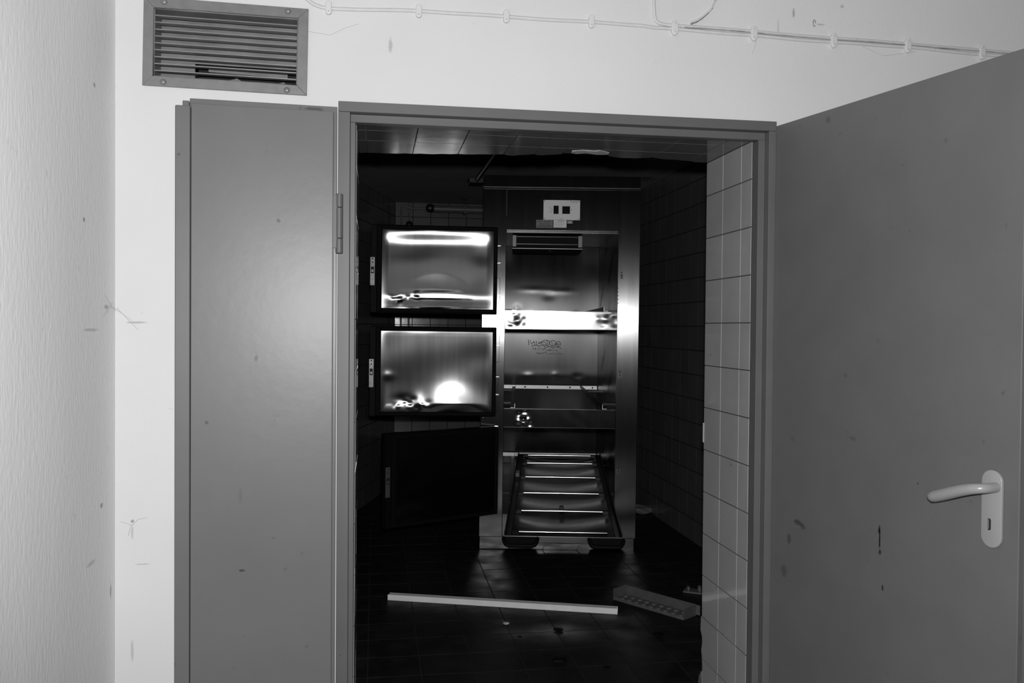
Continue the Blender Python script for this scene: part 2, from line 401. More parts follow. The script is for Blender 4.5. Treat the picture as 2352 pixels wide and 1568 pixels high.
lv = MB().tube(pts, [.0115, .0112, .0112, .0114, .0120, .0128, .0136, .0142, .0144, .0142, .0132, .0098, .003], 18).build('lever', handle_w, d2)
smooth_angle(lv, 1.2)

# ------------------------------------------------------------------ ventilation grille
vg = thing('vent_grille', 'aluminium ventilation grille with horizontal slats high on the white wall', 'vent', (-.412, 2.54, 2.098), (0, rad(.9), 0))
ox0, ox1, oz0, oz1 = -.220, .221, -.121, .122
ix0, ix1, iz0, iz1 = -.193, .193, -.094, .094
for nm, pl in (('frame_bar', [(ox0, oz1), (ox1, oz1), (ix1, iz1), (ix0, iz1)]), ('frame_bar', [(ox0, oz0), (ix0, iz0), (ix1, iz0), (ox1, oz0)]),
               ('frame_bar', [(ox0, oz0), (ox0, oz1), (ix0, iz1), (ix0, iz0)]), ('frame_bar', [(ox1, oz1), (ox1, oz0), (ix1, iz0), (ix1, iz1)])):
    MB().prism(pl, lambda x, z: (x, 0, z), lambda x, z: (x, -.007, z)).build(nm, alu, vg, bevel=.0010)
for k in range(9):
    z = .0745 - k*.0188
    T = Matrix.Translation((0, .010, z)) @ Matrix.Rotation(rad(3 + random.uniform(-2, 2)), 4, 'X')
    MB().box(-.190, .190, -.011, .011, -.0014, .0014, T).build('slat', alu, vg)
for x, z in ((-.166, .110), (.165, .111), (-.165, -.109), (.166, -.110)):
    sb = MB().lathe([(.0085, 0), (.0085, .0015), (.0065, .0045), (.003, .006)], (x, -.007, z), (0, -1, 0), 14).build('screw', alu, vg)
    smooth_angle(sb, .8)
MB().box(-.1935, -.1905, .0, .13, -.094, .094).build('duct_side', alu_dark, vg)
MB().box(.1905, .1935, .0, .13, -.094, .094).build('duct_side', alu_dark, vg)
MB().box(-.1905, .1905, .0, .13, .091, .094).build('duct_top', alu_dark, vg)
MB().box(-.1905, .1905, .0, .13, -.094, -.091).build('duct_bottom', alu_dark, vg)
MB().box(-.1905, .1905, .075, .080, -.030, .091).build('baffle', alu_dark, vg)
MB().box(-.1905, -.098, .075, .080, -.091, -.0305).build('baffle', alu_dark, vg)
MB().box(-.0975, .1905, .125, .13, -.091, .091).build('duct_shade_sheet', black_in, vg)  # black sheet in place of the shade deep in the open duct
MB().box(-.06, .16, .075, .085, -.052, -.040, Matrix.Rotation(.02, 4, 'Y')).build('inner_louvre', alu_dark, vg)
MB().prism([(-.09, -.088), (-.02, -.082), (.02, -.068), (.05, -.085), (.10, -.088), (.15, -.070), (.17, -.088)], lambda x, z: (x, .06, z), lambda x, z: (x, .09, z-.003)).build('crumpled_sheet', alu_dark, vg)

# ------------------------------------------------------------------ painted cable run with clips
cb = thing('cable_run', 'painted electric cable clipped along the wall above the doorway', 'cable', (.9, 2.54, 2.22))
def rel(pts): return [(x-.9, y-2.54, z-2.22) for x, y, z in pts]
cl = [(-.134, 2.223), (.120, 2.230), (.374, 2.231), (.629, 2.2315), (.886, 2.2285), (1.138, 2.2265), (1.400, 2.2205), (1.650, 2.219), (1.908, 2.213)]
p1 = [(-.26, 2.536, 2.36), (-.235, 2.536, 2.295), (-.21, 2.536, 2.262), (-.195, 2.536, 2.245), (-.175, 2.536, 2.231), (-.155, 2.536, 2.2245)]
for k in range(60):
    x = -.134 + (2.12+.134)*k/59
    p1.append((x, 2.536, lerp(x, cl + [(2.15, 2.206)]) - .004*(x > .80) + .0012*sin(x*9) + .0008*sin(x*23)))
smooth_angle(MB().tube(rel(p1), .0052, 10).build('cable', cable_m, cb), 1.2)
p2 = [(.812, 2.536, 2.72), (.816, 2.536, 2.45), (.819, 2.536, 2.335), (.821, 2.536, 2.30), (.8235, 2.536, 2.262), (.828, 2.536, 2.247), (.840, 2.536, 2.2395), (.86, 2.536, 2.2375)]
for k in range(40):
    x = .886 + (2.12-.886)*k/39
    p2.append((x, 2.536, lerp(x, cl + [(2.15, 2.206)]) + .0075 + .001*sin(x*13+1)))
smooth_angle(MB().tube(rel(p2), .0048, 10).build('cable', cable_m, cb), 1.2)
p3 = [(x, 2.531, z-.0045) for x, y, z in p2[9:]]
smooth_angle(MB().tube(rel(p3), .0018, 6).build('cable_crack', crack_m, cb), 1.2)
for k, (x, z) in enumerate(cl):
    hw, hh = (.0088, .0195) if k < 4 else (.0105, .0235)
    if k < 4: poly = stadium(x, z, hw, hh, 8)
    else: poly = [(x-hw, z-hh*.5), (x-hw, z+hh*.5), (x-hw*.55, z+hh*.9), (x, z+hh), (x+hw*.55, z+hh*.9), (x+hw, z+hh*.5), (x+hw, z-hh*.5), (x+hw*.55, z-hh*.9), (x, z-hh), (x-hw*.55, z-hh*.9)]
    q = MB().prism(poly, lambda a, b: (a-.9, 0, b-2.22), lambda a, b: (a-.9, -.0135, b-2.22)).build('clip', clip_m, cb, bevel=.003, seg=2)
    for s in (-1, 1):
        if k < 4 and s > 0: continue
        MB().lathe([(.0014, 0), (.0014, .0006)], (x-.9, -.0133, z-2.22+s*hh*.55), (0, -1, 0), 8).build('nail', dark_cable, q)
lw = [(1.03, 2.532, 2.42), (1.026, 2.532, 2.37), (1.021, 2.532, 2.34), (1.015, 2.532, 2.319), (1.006, 2.531, 2.30), (.994, 2.531, 2.285), (.975, 2.532, 2.268), (.957, 2.531, 2.256), (.94, 2.533, 2.249)]
lo = thing('loose_wire', 'crusty bare wire end curling on the wall above the cable', 'wire', (.98, 2.54, 2.29))
for dz, r in ((.0, .0035), (-.0055, .003)):
    MB().tube([(x-.98+dz*.6, y-2.54, z-2.29+dz) for x, y, z in lw], [r*random.uniform(.7, 1.1) for _ in lw], 7).build('strand', dark_cable if dz else cable_m, lo)
hk = MB().tube([(1.337+.0055*cos(t)*.7, 2.537, 2.272+.010*sin(t)) for t in [2*math.pi*k/16 for k in range(15)]], .0012, 6).build('wall_hook', dark_cable)
tag(hk, 'tiny wire loop on the white wall right of the loose wire', 'hook')

# ------------------------------------------------------------------ the tiled room beyond
HC = 2.36
wr = struct(MB().box(1.9615, 2.08, 2.965, 7.47, 0, 2.5).build('wall_inner_right', grout_in), 'dark tiled wall right of the steel cabinet', 'wall')
zr = steps(0, HC, 1.34, .15)
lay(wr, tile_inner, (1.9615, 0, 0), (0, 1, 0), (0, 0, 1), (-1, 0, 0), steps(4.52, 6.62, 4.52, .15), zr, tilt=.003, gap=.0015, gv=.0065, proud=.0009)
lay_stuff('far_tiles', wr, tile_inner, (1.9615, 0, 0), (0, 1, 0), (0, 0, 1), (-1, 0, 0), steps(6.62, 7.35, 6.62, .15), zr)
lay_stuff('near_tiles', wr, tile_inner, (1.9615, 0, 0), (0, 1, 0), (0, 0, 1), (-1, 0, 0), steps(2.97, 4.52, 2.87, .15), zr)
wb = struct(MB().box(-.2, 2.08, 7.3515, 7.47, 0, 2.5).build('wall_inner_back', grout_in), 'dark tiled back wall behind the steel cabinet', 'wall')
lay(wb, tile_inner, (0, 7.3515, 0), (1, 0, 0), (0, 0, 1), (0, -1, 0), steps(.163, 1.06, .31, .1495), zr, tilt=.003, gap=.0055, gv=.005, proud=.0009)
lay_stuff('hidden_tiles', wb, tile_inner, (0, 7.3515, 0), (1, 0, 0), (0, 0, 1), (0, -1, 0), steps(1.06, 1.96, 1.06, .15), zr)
# slanted left wall
A = Vector((-1.045, 2.965, 0)); Bq = Vector((.163, 7.352, 0)); e = (Bq-A).normalized(); nl = Vector((e.y, -e.x, 0)); LL = (Bq-A).length
T = Matrix((e, -nl, Vector((0, 0, 1)))).transposed().to_4x4(); T.translation = A
wl = MB().box(0, LL+.1, .0015, .10, 0, 2.5, T).build('wall_inner_left', grout_in)
struct(wl, 'dark tiled slanted wall left of the steel cabinet', 'wall')
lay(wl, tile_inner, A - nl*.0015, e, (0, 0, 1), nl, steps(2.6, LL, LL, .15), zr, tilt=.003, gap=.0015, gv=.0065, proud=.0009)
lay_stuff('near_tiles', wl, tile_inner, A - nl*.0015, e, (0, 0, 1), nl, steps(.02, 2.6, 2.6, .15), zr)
struct(MB().box(-1.3, 2.08, 2.966, 7.47, HC, HC+.14).build('ceiling_inner', ceil_in), 'dark stained ceiling of the tiled room', 'ceiling')
fi = struct(MB().box(-1.3, 2.08, 2.51, 7.47, -.1, -.0015).build('floor_inner', floor_grout), 'dark dirty tiled floor of the inner room', 'floor')
fx = steps(-.22, 1.9605, .385, .2025)
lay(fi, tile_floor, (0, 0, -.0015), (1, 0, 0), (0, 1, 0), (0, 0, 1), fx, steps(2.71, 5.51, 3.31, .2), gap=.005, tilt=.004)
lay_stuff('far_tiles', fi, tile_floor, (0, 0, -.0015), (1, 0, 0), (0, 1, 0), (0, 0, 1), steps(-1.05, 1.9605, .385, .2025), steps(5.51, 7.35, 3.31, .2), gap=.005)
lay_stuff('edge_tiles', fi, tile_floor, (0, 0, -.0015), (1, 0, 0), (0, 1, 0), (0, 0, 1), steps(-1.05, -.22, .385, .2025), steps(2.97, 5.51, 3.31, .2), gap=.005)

# ------------------------------------------------------------------ mortuary refrigerator
# local frame: x along the front to the right, y into the cabinet, z up
fg = thing('mortuary_refrigerator', 'tall stainless steel three-door mortuary refrigerator standing open', 'refrigerator', (1.0755, 5.069, 0), (0, rad(.35), rad(-9.3)))
def P(name, m, *boxes, bevel=.0015, parent=None):
    q = MB()
    for b in boxes: q.box(*b)
    return q.build(name, m, parent or fg, bevel=bevel)
def dented(name, m, x0, x1, z0, z1, y, hfun, nu=64, nv=32, parent=None, thick=.0, back=None):
    """sheet facing -y with the height field hfun(u, v) in metres towards the viewer (u left-right, v bottom-top)"""
    q = MB().grid(lambda u, v: (x0+(x1-x0)*u, y-hfun(u, v), z0+(z1-z0)*v), nu, nv)
    o = q.build(name, m, parent or fg, smooth=True)
    if thick:
        md = o.modifiers.new('thickness', 'SOLIDIFY'); md.thickness = thick; md.offset = -1 if o.data.polygons[0].normal.y < 0 else 1
    # make the normals face the viewer
    if o.data.polygons[0].normal.y > 0: o.data.flip_normals()
    return o
def g2(u, v, cu, cv, su, sv): return math.exp(-((u-cu)/su)**2-((v-cv)/sv)**2)
rng = random.Random(3)
def wob(seed, n=7, fu=(1, 5), fv=(1, 4)):
    r = random.Random(seed); t = [(r.uniform(*fu), r.uniform(*fv), r.uniform(0, 6.28), r.uniform(.4, 1)) for _ in range(n)]
    return lambda u, v: sum(a*sin(6.28*(p*u+q*v)+f) for p, q, f, a in t)/n

# carcass
P('side_panel', steel, (-.463, -.407, .022, 2.02, .077, 2.143))
P('side_panel', steel, (.407, .465, .022, 2.02, .077, 2.143))
P('roof_panel', steel_dark, (-.4065, .4065, .022, 2.02, 1.985, 2.143))
P('base_panel', steel_dark, (-.4065, .4065, .06, 2.02, .077, .20))
P('back_wall', steel_dark, (-.4065, .4065, 1.95, 2.02, .2005, 1.984))
P('plinth', steel, (-.460, .460, .012, 2.0, .0, .074))
P('front_post', steel, (-.463, -.3265, 0, .021, .077, 2.143))
P('front_post', steel, (.3385, .467, 0, .021, .077, 2.143))
P('header_panel', steel, (-.3235, .3375, .002, .021, 1.902, 2.143))
P('header_lip', steel_bar, (-.3235, .3375, -.004, .03, 1.8965, 1.901), (-.3235, .3375, .0, .03, 1.886, 1.8915), bevel=.001)
P('lower_panel', steel, (-.3255, .3375, .002, .021, .077, .212))
P('hood', steel, (-.461, .460, -.032, .20, 2.1485, 2.215), bevel=.002)
P('hood_trim', alu, (-.462, .461, -.0335, -.0, 2.1460, 2.148), bevel=.0004)
# cross rails between the three openings
def dents(seed, n, cu, cv, su, sv, r0, r1, amp, asp=1.):
    q = random.Random(seed); t = [(q.gauss(cu, su), q.gauss(cv, sv), q.uniform(r0, r1), q.choice((-1, 1))*q.uniform(.5, 1)*amp) for _ in range(n)]
    return lambda u, v: sum(a*g2(u, v, x, y, r, r*asp) for x, y, r, a in t if abs(u-x) < 3*r)
da, db_ = dents(4, 12, .10, .5, .05, .2, .02, .04, .0017, 6), dents(8, 9, .90, .55, .06, .2, .02, .045, .0013, 6)
dc = dents(15, 14, .17, .45, .05, .18, .015, .030, .0030, 6)
wa, wb_ = wob(5, 9, (1, 7), (.3, 1.2)), wob(9, 9, (2, 9), (.5, 2))
def h_m1(u, v):
    e_ = max(0, 1-abs(u-.13)/.16); e2 = max(0, 1-abs(u-.85)/.14)
    return .0009*wa(u, v)*.6 + (da(u, v) + db_(u, v))*max(0, min(1, v/.2, (1-v)/.2)) + .0012*(v-.5)**2*0
m1 = dented('cross_rail', steel_panel, -.3245, .3375, 1.317, 1.420, -.002, h_m1, 96, 20)
P('rail_core', steel_dark, (-.3245, .3375, .004, .045, 1.317, 1.420), parent=m1)
def h_m2(u, v):
    e_ = g2(u, v, .17, .40, .13, .45)
    return .0004*wa(u+.3, v) + .0012*v*0 - .0035*(v-.55)*(.10) + dc(u, v)
m2 = dented('cross_rail', steel_panel, -.3255, .3365, .733, .837, -.002, h_m2, 96, 20)
P('rail_core', steel_dark, (-.3255, .3365, .004, .045, .733, .837), parent=m2)
for zz in (1.317, .733):
    P('rail_edge', steel_bar, (-.3245, .3365, -.0045, .004, zz-.003, zz-.0005), bevel=.0004)
for zz in (1.4215, .8385):
    P('rail_edge', steel_bar, (-.3245, .3365, -.0045, .02, zz, zz+.0018), bevel=.0004)
# liner: dented back sheet and side sheets
wl_, ws_ = wob(21, 8, (.6, 3), (1, 4)), wob(33, 10, (1, 6), (2, 8))
def soft(x, k): return k*math.log(1+math.exp(max(-40, min(40, x/k))))
def h_back(u, v):
    z = .2+v*1.78
    d = .004*wl_(u, v)*.35
    # shallow bulge of the sheet, buckled along a seam and around small dents
    d += -.055*soft(z-1.66, .05) - .055*(soft(.93-z, .02)-soft(.66-z, .05))
    d += .0009*g2(u, z, .5, .93, .5, .035)
    for cu, cz, su, s_z, am in ((.18, 1.47, .035, .03, -.0016), (.77, 1.43, .03, .018, .0022), (.30, 1.44, .03, .015, -.0008), (.30, .93, .05, .02, .0018), (.57, .94, .03, .02, .0012), (.80, .93, .05, .02, -.0014), (.35, 1.63, .14, .02, .0012), (.62, 1.62, .12, .02, .0011), (.5, 1.58, .06, .03, -.0012)):
        d += am*g2(u, z, cu, cz, su, s_z)
    return d
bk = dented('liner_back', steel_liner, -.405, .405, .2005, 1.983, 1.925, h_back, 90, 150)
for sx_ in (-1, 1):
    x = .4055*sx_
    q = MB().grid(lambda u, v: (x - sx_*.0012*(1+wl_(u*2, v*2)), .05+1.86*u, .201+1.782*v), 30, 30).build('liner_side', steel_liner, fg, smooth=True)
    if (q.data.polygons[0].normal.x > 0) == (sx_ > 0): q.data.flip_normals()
for zz in (.842, .293):
    st = P('bumper_strip', alu_light, (-.400, .400, 1.895, 1.905, zz-.015, zz+.015), bevel=.001)
    for k in range(5):
        MB().lathe([(.007, 0), (.007, .0008)], (-.365+k*.182, 1.8945, zz), (0, -1, 0), 8).build('bolt_hole', ink, st)
    for k in range(4):
        P('strip_spacer', steel_dark, (-.35+k*.23, -.33+k*.23, 1.905, 1.915, zz-.01, zz+.01), parent=st, bevel=0)
for zz in (1.4255, .8430, .2765):
    for sx_ in (-1, 1):
        a_, b_ = .2600*sx_, .2625*sx_
        c_ = .287*sx_
        rl = P('support_rail', steel_dark, (min(a_, b_), max(a_, b_), .023, 1.89, zz, zz+.026), (min(b_, c_), max(b_, c_), .023, 1.89, zz, zz+.002), bevel=.0004)
        P('rail_end', alu_light, (min(a_, b_), max(a_, b_), .019, .0228, zz, zz+.026), (min(b_, c_), max(b_, c_), .019, .0228, zz, zz+.0025), bevel=0, parent=rl)  # rail sides coloured dark for grazing light, front end pale as if lit
        for yb in (.30, 1.40):
            P('rail_bracket', steel_dark, (min(c_, .404*sx_), max(c_, .404*sx_), yb, yb+.03, zz-.001, zz+.012), bevel=.0005)
# cooling unit under the roof
ev = P('cooling_unit', black_in, (-.267, .168, 1.0, 1.45, 1.895, 1.983), bevel=.003)
P('unit_cheek', alu, (-.295, -.2675, .995, 1.45, 1.893, 1.979), parent=ev)
P('unit_cheek', alu, (.1685, .198, .995, 1.45, 1.889, 1.979), parent=ev)
P('unit_grille', steel_bar, (-.267, .168, .990, .9985, 1.962, 1.965), parent=ev, bevel=.0005)
P('unit_grille', steel_bar, (-.267, .168, .990, .9985, 1.910, 1.913), parent=ev, bevel=.0005)
P('drip_tray', black_in, (-.296, .199, .985, 1.46, 1.8815, 1.892), parent=ev, bevel=.001)  # black colour stands for the shade on the underside
P('drip_edge', alu_light, (-.296, .199, .983, 1.0, 1.878, 1.8813), parent=ev, bevel=.0005)
MB().tube([(-.03, 1.0, 1.879), (-.03, 1.0, 1.862)], .012, 10).build('drain_stub', black_plastic, ev)
# keepers on the right post
for zz in (1.636, 1.048, .478):
    kp = P('latch_keeper', chrome, (.350, .370, -.003, .0, zz-.018, zz+.012), bevel=.0008)
    MB().lathe([(.0055, 0), (.0055, .0009)], (.360, -.003, zz+.002), (0, -1, 0), 12).build('keeper_hole', ink, kp)
    MB().lathe([(.004, 0), (.004, .0009)], (.3605, -.003, zz-.010), (0, -1, 0), 12).build('keeper_hole', ink, kp)
    MB().lathe([(.0045, 0), (.0045, .001), (.002, .002)], (.360, -.0005, zz+.021), (0, -1, 0), 12).build('keeper_screw', steel_dark, kp)
for k in range(5):
    MB().lathe([(.003, 0), (.002, .0012)], (.3425, -.0005, 1.475+k*.022), (0, -1, 0), 8).build('rivet', steel_bar, fg)
MB().lathe([(.0075, 0), (.006, .002), (.003, .003)], (-.4475, 0, .785), (0, -1, 0), 12).build('rivet', steel_bar, fg)

# control plate and stickers on the header
def H(x, z): return (-.1073+(x-1248.4)*.002584, 2.078-(z-459.5)*.002543)
def plate(name, m, x0, y0, x1, y1, f0, f1, parent=None, bevel=.0006):
    (a, b), (c, d) = H(x0, y0), H(x1, y1)
    return P(name, m, (a, c, f0, f1, d, b), bevel=bevel, parent=parent)
def text(body, size, x, z, y, m, parent, name='lettering', sx=1.0, shear=0.):
    cu = bpy.data.curves.new('lettering', 'FONT'); cu.body = body; cu.size = size; cu.align_x = 'CENTER'; cu.align_y = 'CENTER'
    cu.shear = shear; cu.resolution_u = 2; cu.offset = size*.012
    t = bpy.data.objects.new('lettering', cu); C.objects.link(t)
    bpy.context.view_layer.update()
    me = bpy.data.meshes.new_from_object(t.evaluated_get(bpy.context.evaluated_depsgraph_get()))
    bpy.data.objects.remove(t); bpy.data.curves.remove(cu)
    me.transform(Matrix(((sx, 0, 0, x), (0, 0, -1, y), (0, 1, 0, z), (0, 0, 0, 1))))
    me.materials.clear(); me.materials.append(m)
    o = bpy.data.objects.new(name, me); C.objects.link(o); o.parent = parent
    return o
cp = plate('control_panel', white_pl, 1248.4, 459.5, 1332, 505.3, -.004, .002)
plate('rocker_switch', matte_black, 1271.3, 472.6, 1283, 491.6, -.008, -.0035, cp, .001)
dp = plate('display_window', matte_black, 1291.3, 473.6, 1309, 491.3, -.006, -.0035, cp, .0015)
for x, y, r in ((1251, 461.8, .0028), (1329, 462.3, .0028), (1250.5, 502.4, .0028), (1328.7, 502.6, .0028), (1267.8, 482, .0024), (1312, 482.3, .0024)):
    a, b = H(x, y); MB().lathe([(r, 0), (r*.8, .001)], (a, -.004, b), (0, -1, 0), 10).build('screw', ink, cp)
a, b = H(1317.5, 462.9); text('Tynergi', .0145, a, b, -.0043, grey_lab, cp)
def fine_print(x0, x1, y, yh, m, parent, f):
    # print too small to read in the photograph: a broken row of tiny bars
    x = x0
    while x < x1:
        e_ = min(x1, x+rng.uniform(.8, 2.2)); plate('print_line', m, x, y-yh/2, e_, y+yh/2, f-.0003, f, parent, 0); x = e_+rng.uniform(.35, .7)
for x0, x1, y in ((1263, 1266, 476.3), (1260.8, 1268.6, 478.8), (1261.6, 1268.6, 485.6), (1263.2, 1267.2, 487.8)):
    fine_print(x0, x1, y, .8, grey_lab, cp, -.004)
fine_print(1285.5, 1293.5, 502.8, 1.1, grey_lab, cp, -.004)
pq = plate('name_plaque', matte_black, 1263.5, 446, 1316.5, 458.6, -.003, .002)
s1 = plate('sticker', grey_lab, 1232.1, 505.6, 1270.2, 524, -.001, .002)
for x, y, sz, t in ((1250.5, 509.2, .026, 'Kälte - Bautech'), (1251, 514.4, .022, 'Gülsen GmbH')):
    a, b = H(x, y); text(t, sz*.46, a, b, -.0013, ink, s1, sx=1.05 if sz > .02 else .95)
for y in (518.5, 521.2): fine_print(1235.5, 1267, y, 1.3, ink, s1, -.001)
s2 = plate('sticker', white_pl, 1271.8, 505.8, 1301.6, 523.2, -.001, .002)
a, b = H(1288, 507.6); text('Tynergi', .0135, a, b, -.0013, grey_lab, s2)
for k in range(5):
    P('print_line', grey_lab, (H(1274, 0)[0], H(1280+rng.uniform(8, 18), 0)[0], -.00125, -.001, H(0, 511.2+k*2.4)[1], H(0, 510.8+k*2.4)[1]), bevel=0, parent=s2)
s3 = plate('sticker', white_pl, 1303, 507.2, 1315.4, 508.6, -.001, .002)
plate('sticker_band', white_pl, 1303, 510.6, 1315.4, 512.8, -.001, .002, s3)
plate('sticker_band', grey_lab, 1307, 508.9, 1312, 510.2, -.001, .002, s3)

# marker scribble on the liner back (traced strokes, drawn flat on the sheet)
def G(px, py):
    x, y = 1200+px/21.38, 770+py/21.38
    return (-.1635+(x-1213)*.003532, 1.225-(y-780)*.00349)
def backy(u, z): return 1.925 - h_back((u+.405)/.81, (z-.2005)/1.7825) - .0012
def arc(cx, cy, rx, ry, a0, a1, n=14): return [(cx+rx*cos(rad(a0+(a1-a0)*k/n)), cy+ry*sin(rad(a0+(a1-a0)*k/n))) for k in range(n+1)]
strokes = [[(290, 200), (315, 500)], [(420, 240), (340, 330), (450, 400), (475, 480)], [(470, 420), (555, 270), (615, 490)], [(490, 350), (600, 350)],
           [(680, 300), (690, 490), (760, 440)], [(650, 320), (700, 290)], [(770, 330), (830, 470), (850, 300)], [(800, 400), (870, 380)],
           [(870, 390), (960, 300), (1060, 240), (1180, 235), (1300, 270), (1345, 330), (1330, 400), (1290, 420)],
           [(900, 380), (1000, 320), (1100, 330), (1165, 390), (1165, 500)], [(890, 430), (1010, 430), (1120, 490), (1250, 470)],
           [(1190, 260), (1270, 350), (1200, 400), (1290, 440), (1230, 490), (1310, 560)],
           arc(1495, 390, 155, 145, 0, 360, 20), [(1455, 310), (1465, 500), (1560, 460), (1600, 380)],
           arc(1770, 410, 105, 125, 0, 360, 18), [(1690, 410), (1800, 390), (1800, 450), (1720, 460)],
           arc(640, 570, 170, 75, 180, 350) + arc(960, 590, 165, 90, 190, 350) + arc(1310, 640, 165, 85, 200, 350) + [(1560, 600), (1700, 565), (1830, 585), (1920, 655)],
           arc(550, 660, 30, 45, 60, 300), [(620, 620), (640, 740)], [(620, 620), (680, 660), (630, 690)], [(740, 620), (790, 640), (730, 700), (800, 740)], [(850, 630), (900, 630)], [(875, 630), (885, 750)],
           [(940, 640), (1000, 640), (1000, 750)], [(1060, 620), (1075, 740)], [(1060, 620), (1110, 640), (1065, 690)], [(1150, 700), (1210, 760)], [(1250, 690), (1260, 760), (1310, 700)],
           arc(1350, 720, 35, 45, 0, 360, 10), [(1400, 760), (1430, 690), (1460, 760)], [(1510, 760), (1520, 700), (1580, 750), (1585, 690)], [(1700, 690), (1650, 700), (1720, 750), (1660, 780)],
           [(700, 820), (740, 920)], [(770, 830), (830, 970)], [(860, 850), (870, 930)], [(900, 930), (940, 850), (980, 920)], [(1010, 850), (1045, 920), (1085, 840)], [(1110, 830), (1200, 825)], [(1155, 830), (1160, 920)],
           [(1230, 920), (1300, 910)], [(1340, 930), (1380, 870), (1420, 940)], [(1440, 930), (1450, 880), (1510, 930)], [(1550, 820), (1560, 970)], [(1660, 860), (1690, 950)], [(1740, 900), (1800, 860), (1850, 900), (1960, 910)]]
gm = MB()
for i, st in enumerate(strokes):
    pp = []
    for px, py in st:
        u, z = G(px, py); pp.append((u, backy(u, z), z))
    gm.tube(pp, .0022 if i < 17 else .0017, 5)
gm.build('marker_scribble', marker, fg)

# doors. local frame of a door: origin on the hinge line, x across its width, +y is its inner face
def integrate(tilts, H_, n=120):
    """tilts: (v from the top, outward-normal tilt upwards) -> height samples along v"""
    h = [0.]
    for k in range(n):
        t = lerp((k+.5)/n, tilts); h.append(h[-1] + t*H_/n)      # normal tilting up = sheet recedes upwards
    a = h[-1]
    return [q - a*k/n for k, q in enumerate(h)]
def make_door(z0, z1, ang, hfun, hinges, latch):
    W_ = .742
    d = MB().box(.008, W_, -.030, .016, z0, z1).build('door', matte_black, fg, bevel=.004)
    d.location = (-.367, -.034, 0); d.rotation_euler = (0, 0, -rad(ang))
    gk = MB()   # rubber gasket ring
    a0, a1, b0, b1 = .012, .708, z0+.006, z1-.006
    c0, c1, e0, e1 = .033, .678, z0+.029, z1-.029
    for bx in ((a0, c0-.001, b0, b1), (c1+.001, a1, b0, b1), (c0-.001, c1+.001, b0, e0-.001), (c0-.001, c1+.001, e1+.001, b1)):
        gk.box(bx[0], bx[1], .0162, .044, bx[2], bx[3])
    gk.build('gasket', rubber, d, bevel=.004)
    MB().box(.7085, .7415, .0162, .034, z0+.004, z1-.004).build('door_rim', matte_black, d, bevel=.001)
    # dented inner sheet: faces +y of the door
    q = MB().grid(lambda u, v: (c0+(c1-c0)*u, .037+hfun(1-u, v), e1-(e1-e0)*v), 110, 84).build('inner_sheet', steel_panel, d, smooth=True)
    if q.data.polygons[0].normal.y < 0: q.data.flip_normals()
    zl = latch
    lt = MB().box(.7185, .7455, .0342, .0385, zl-.082, zl+.082).build('latch', chrome, d, bevel=.001)
    MB().box(.723, .741, .0387, .0395, zl-.012, zl+.026).build('latch_slot', ink, lt)
    MB().box(.7255, .7385, .0395, .0425, zl-.006, zl+.010).build('latch_bolt', chrome, lt, bevel=.001)
    for dz in (.052, .072): MB().lathe([(.0042, 0), (.0042, .0008)], (.732, .0386, zl+dz), (0, 1, 0), 10).build('latch_hole', ink, lt)
    for (ha, hb) in hinges:
        P('hinge', steel, (-.381, -.357, -.022, -.0005, hb, ha), bevel=.002)
    return d
# upper door: sheet bowed inwards, crease near its lower edge
t1 = integrate([(0, -.02), (.03, -.085), (.07, -.140), (.11, -.135), (.16, -.075), (.22, -.010), (.35, .015), (.5, .02), (.70, .045), (.80, .055), (.835, .02), (.85, -.03), (.88, .03), (.92, .055), (1, .045)], .453)
dd1, dd2 = dents(51, 12, .17, .86, .06, .03, .015, .035, .0014, 1.3), dents(57, 16, .24, .90, .10, .04, .015, .035, .0016, 1.2)
wd1 = wob(41, 8, (.5, 3), (.5, 3)); wd1b = wob(44, 8, (3, 9), (2, 7))
def pan_1(u, v):
    c = 1-((u-.47)/.60)**2*.55; c = max(.1, c)
    k = v*120; i = min(119, int(k)); h = t1[i]+(t1[i+1]-t1[i])*(k-i)
    edge = min(1, u/.06, (1-u)/.06, v/.02, (1-v)/.02); edge = max(0, edge)
    dome = -.0030*max(0, 1-((u-.50)/.33)**2-((v-.86)/.32)**2)**1.3*(1 if v < .87 else .4)
    return (h*c + .0007*wd1(u, v) + dome + dd1(u, v) - .0014*g2(u, v, .90, .30, .10, .13) + .0012*g2(u, v, .5, .80, .2, .03))*edge
# middle door: flatter, a few hard dents along the bottom
t2 = integrate([(0, -.035), (.03, -.045), (.06, -.055), (.3, -.050), (.6, -.035), (.8, .0), (.9, .02), (1, .02)], .475)
def pan_2(u, v):
    k = v*120; i = min(119, int(k)); h = t2[i]+(t2[i+1]-t2[i])*(k-i)
    edge = max(0, min(1, u/.05, (1-u)/.05, v/.03, (1-v)/.03))
    edge = min(edge, max(0, min(1, (1-v)/.10)))
    d = .0140*g2(u, v, .66, 1.0, .21, .30) + .0022*g2(u, v, .34, .90, .05, .12) - .0016*g2(u, v, .20, .84, .07, .05) + .0015*g2(u, v, .40, .93, .05, .06)
    d += .0014*g2(u, v, .05, .55, .06, .05) - .0008*g2(u, v, .9, .3, .2, .15)
    e_ = max(0, 1-abs(v-.9)/.09)*max(0, 1-abs(u-.25)/.2)
    return (h*.9 + d + .0006*wd1(u+.3, v) + dd2(u, v))*edge
wd3 = wob(61, 8, (.5, 2.5), (.5, 2.5))
def pan_3(u, v):
    edge = max(0, min(1, u/.05, (1-u)/.05, v/.03, (1-v)/.03))
    return (.0015*wd3(u, v) + .002*g2(u, v, .28, .85, .1, .1))*edge
make_door(1.396, 1.909, 175.0, pan_1, ((1.905, 1.803), (1.801, 1.702), (1.612, 1.511), (1.509, 1.402)), 1.636)
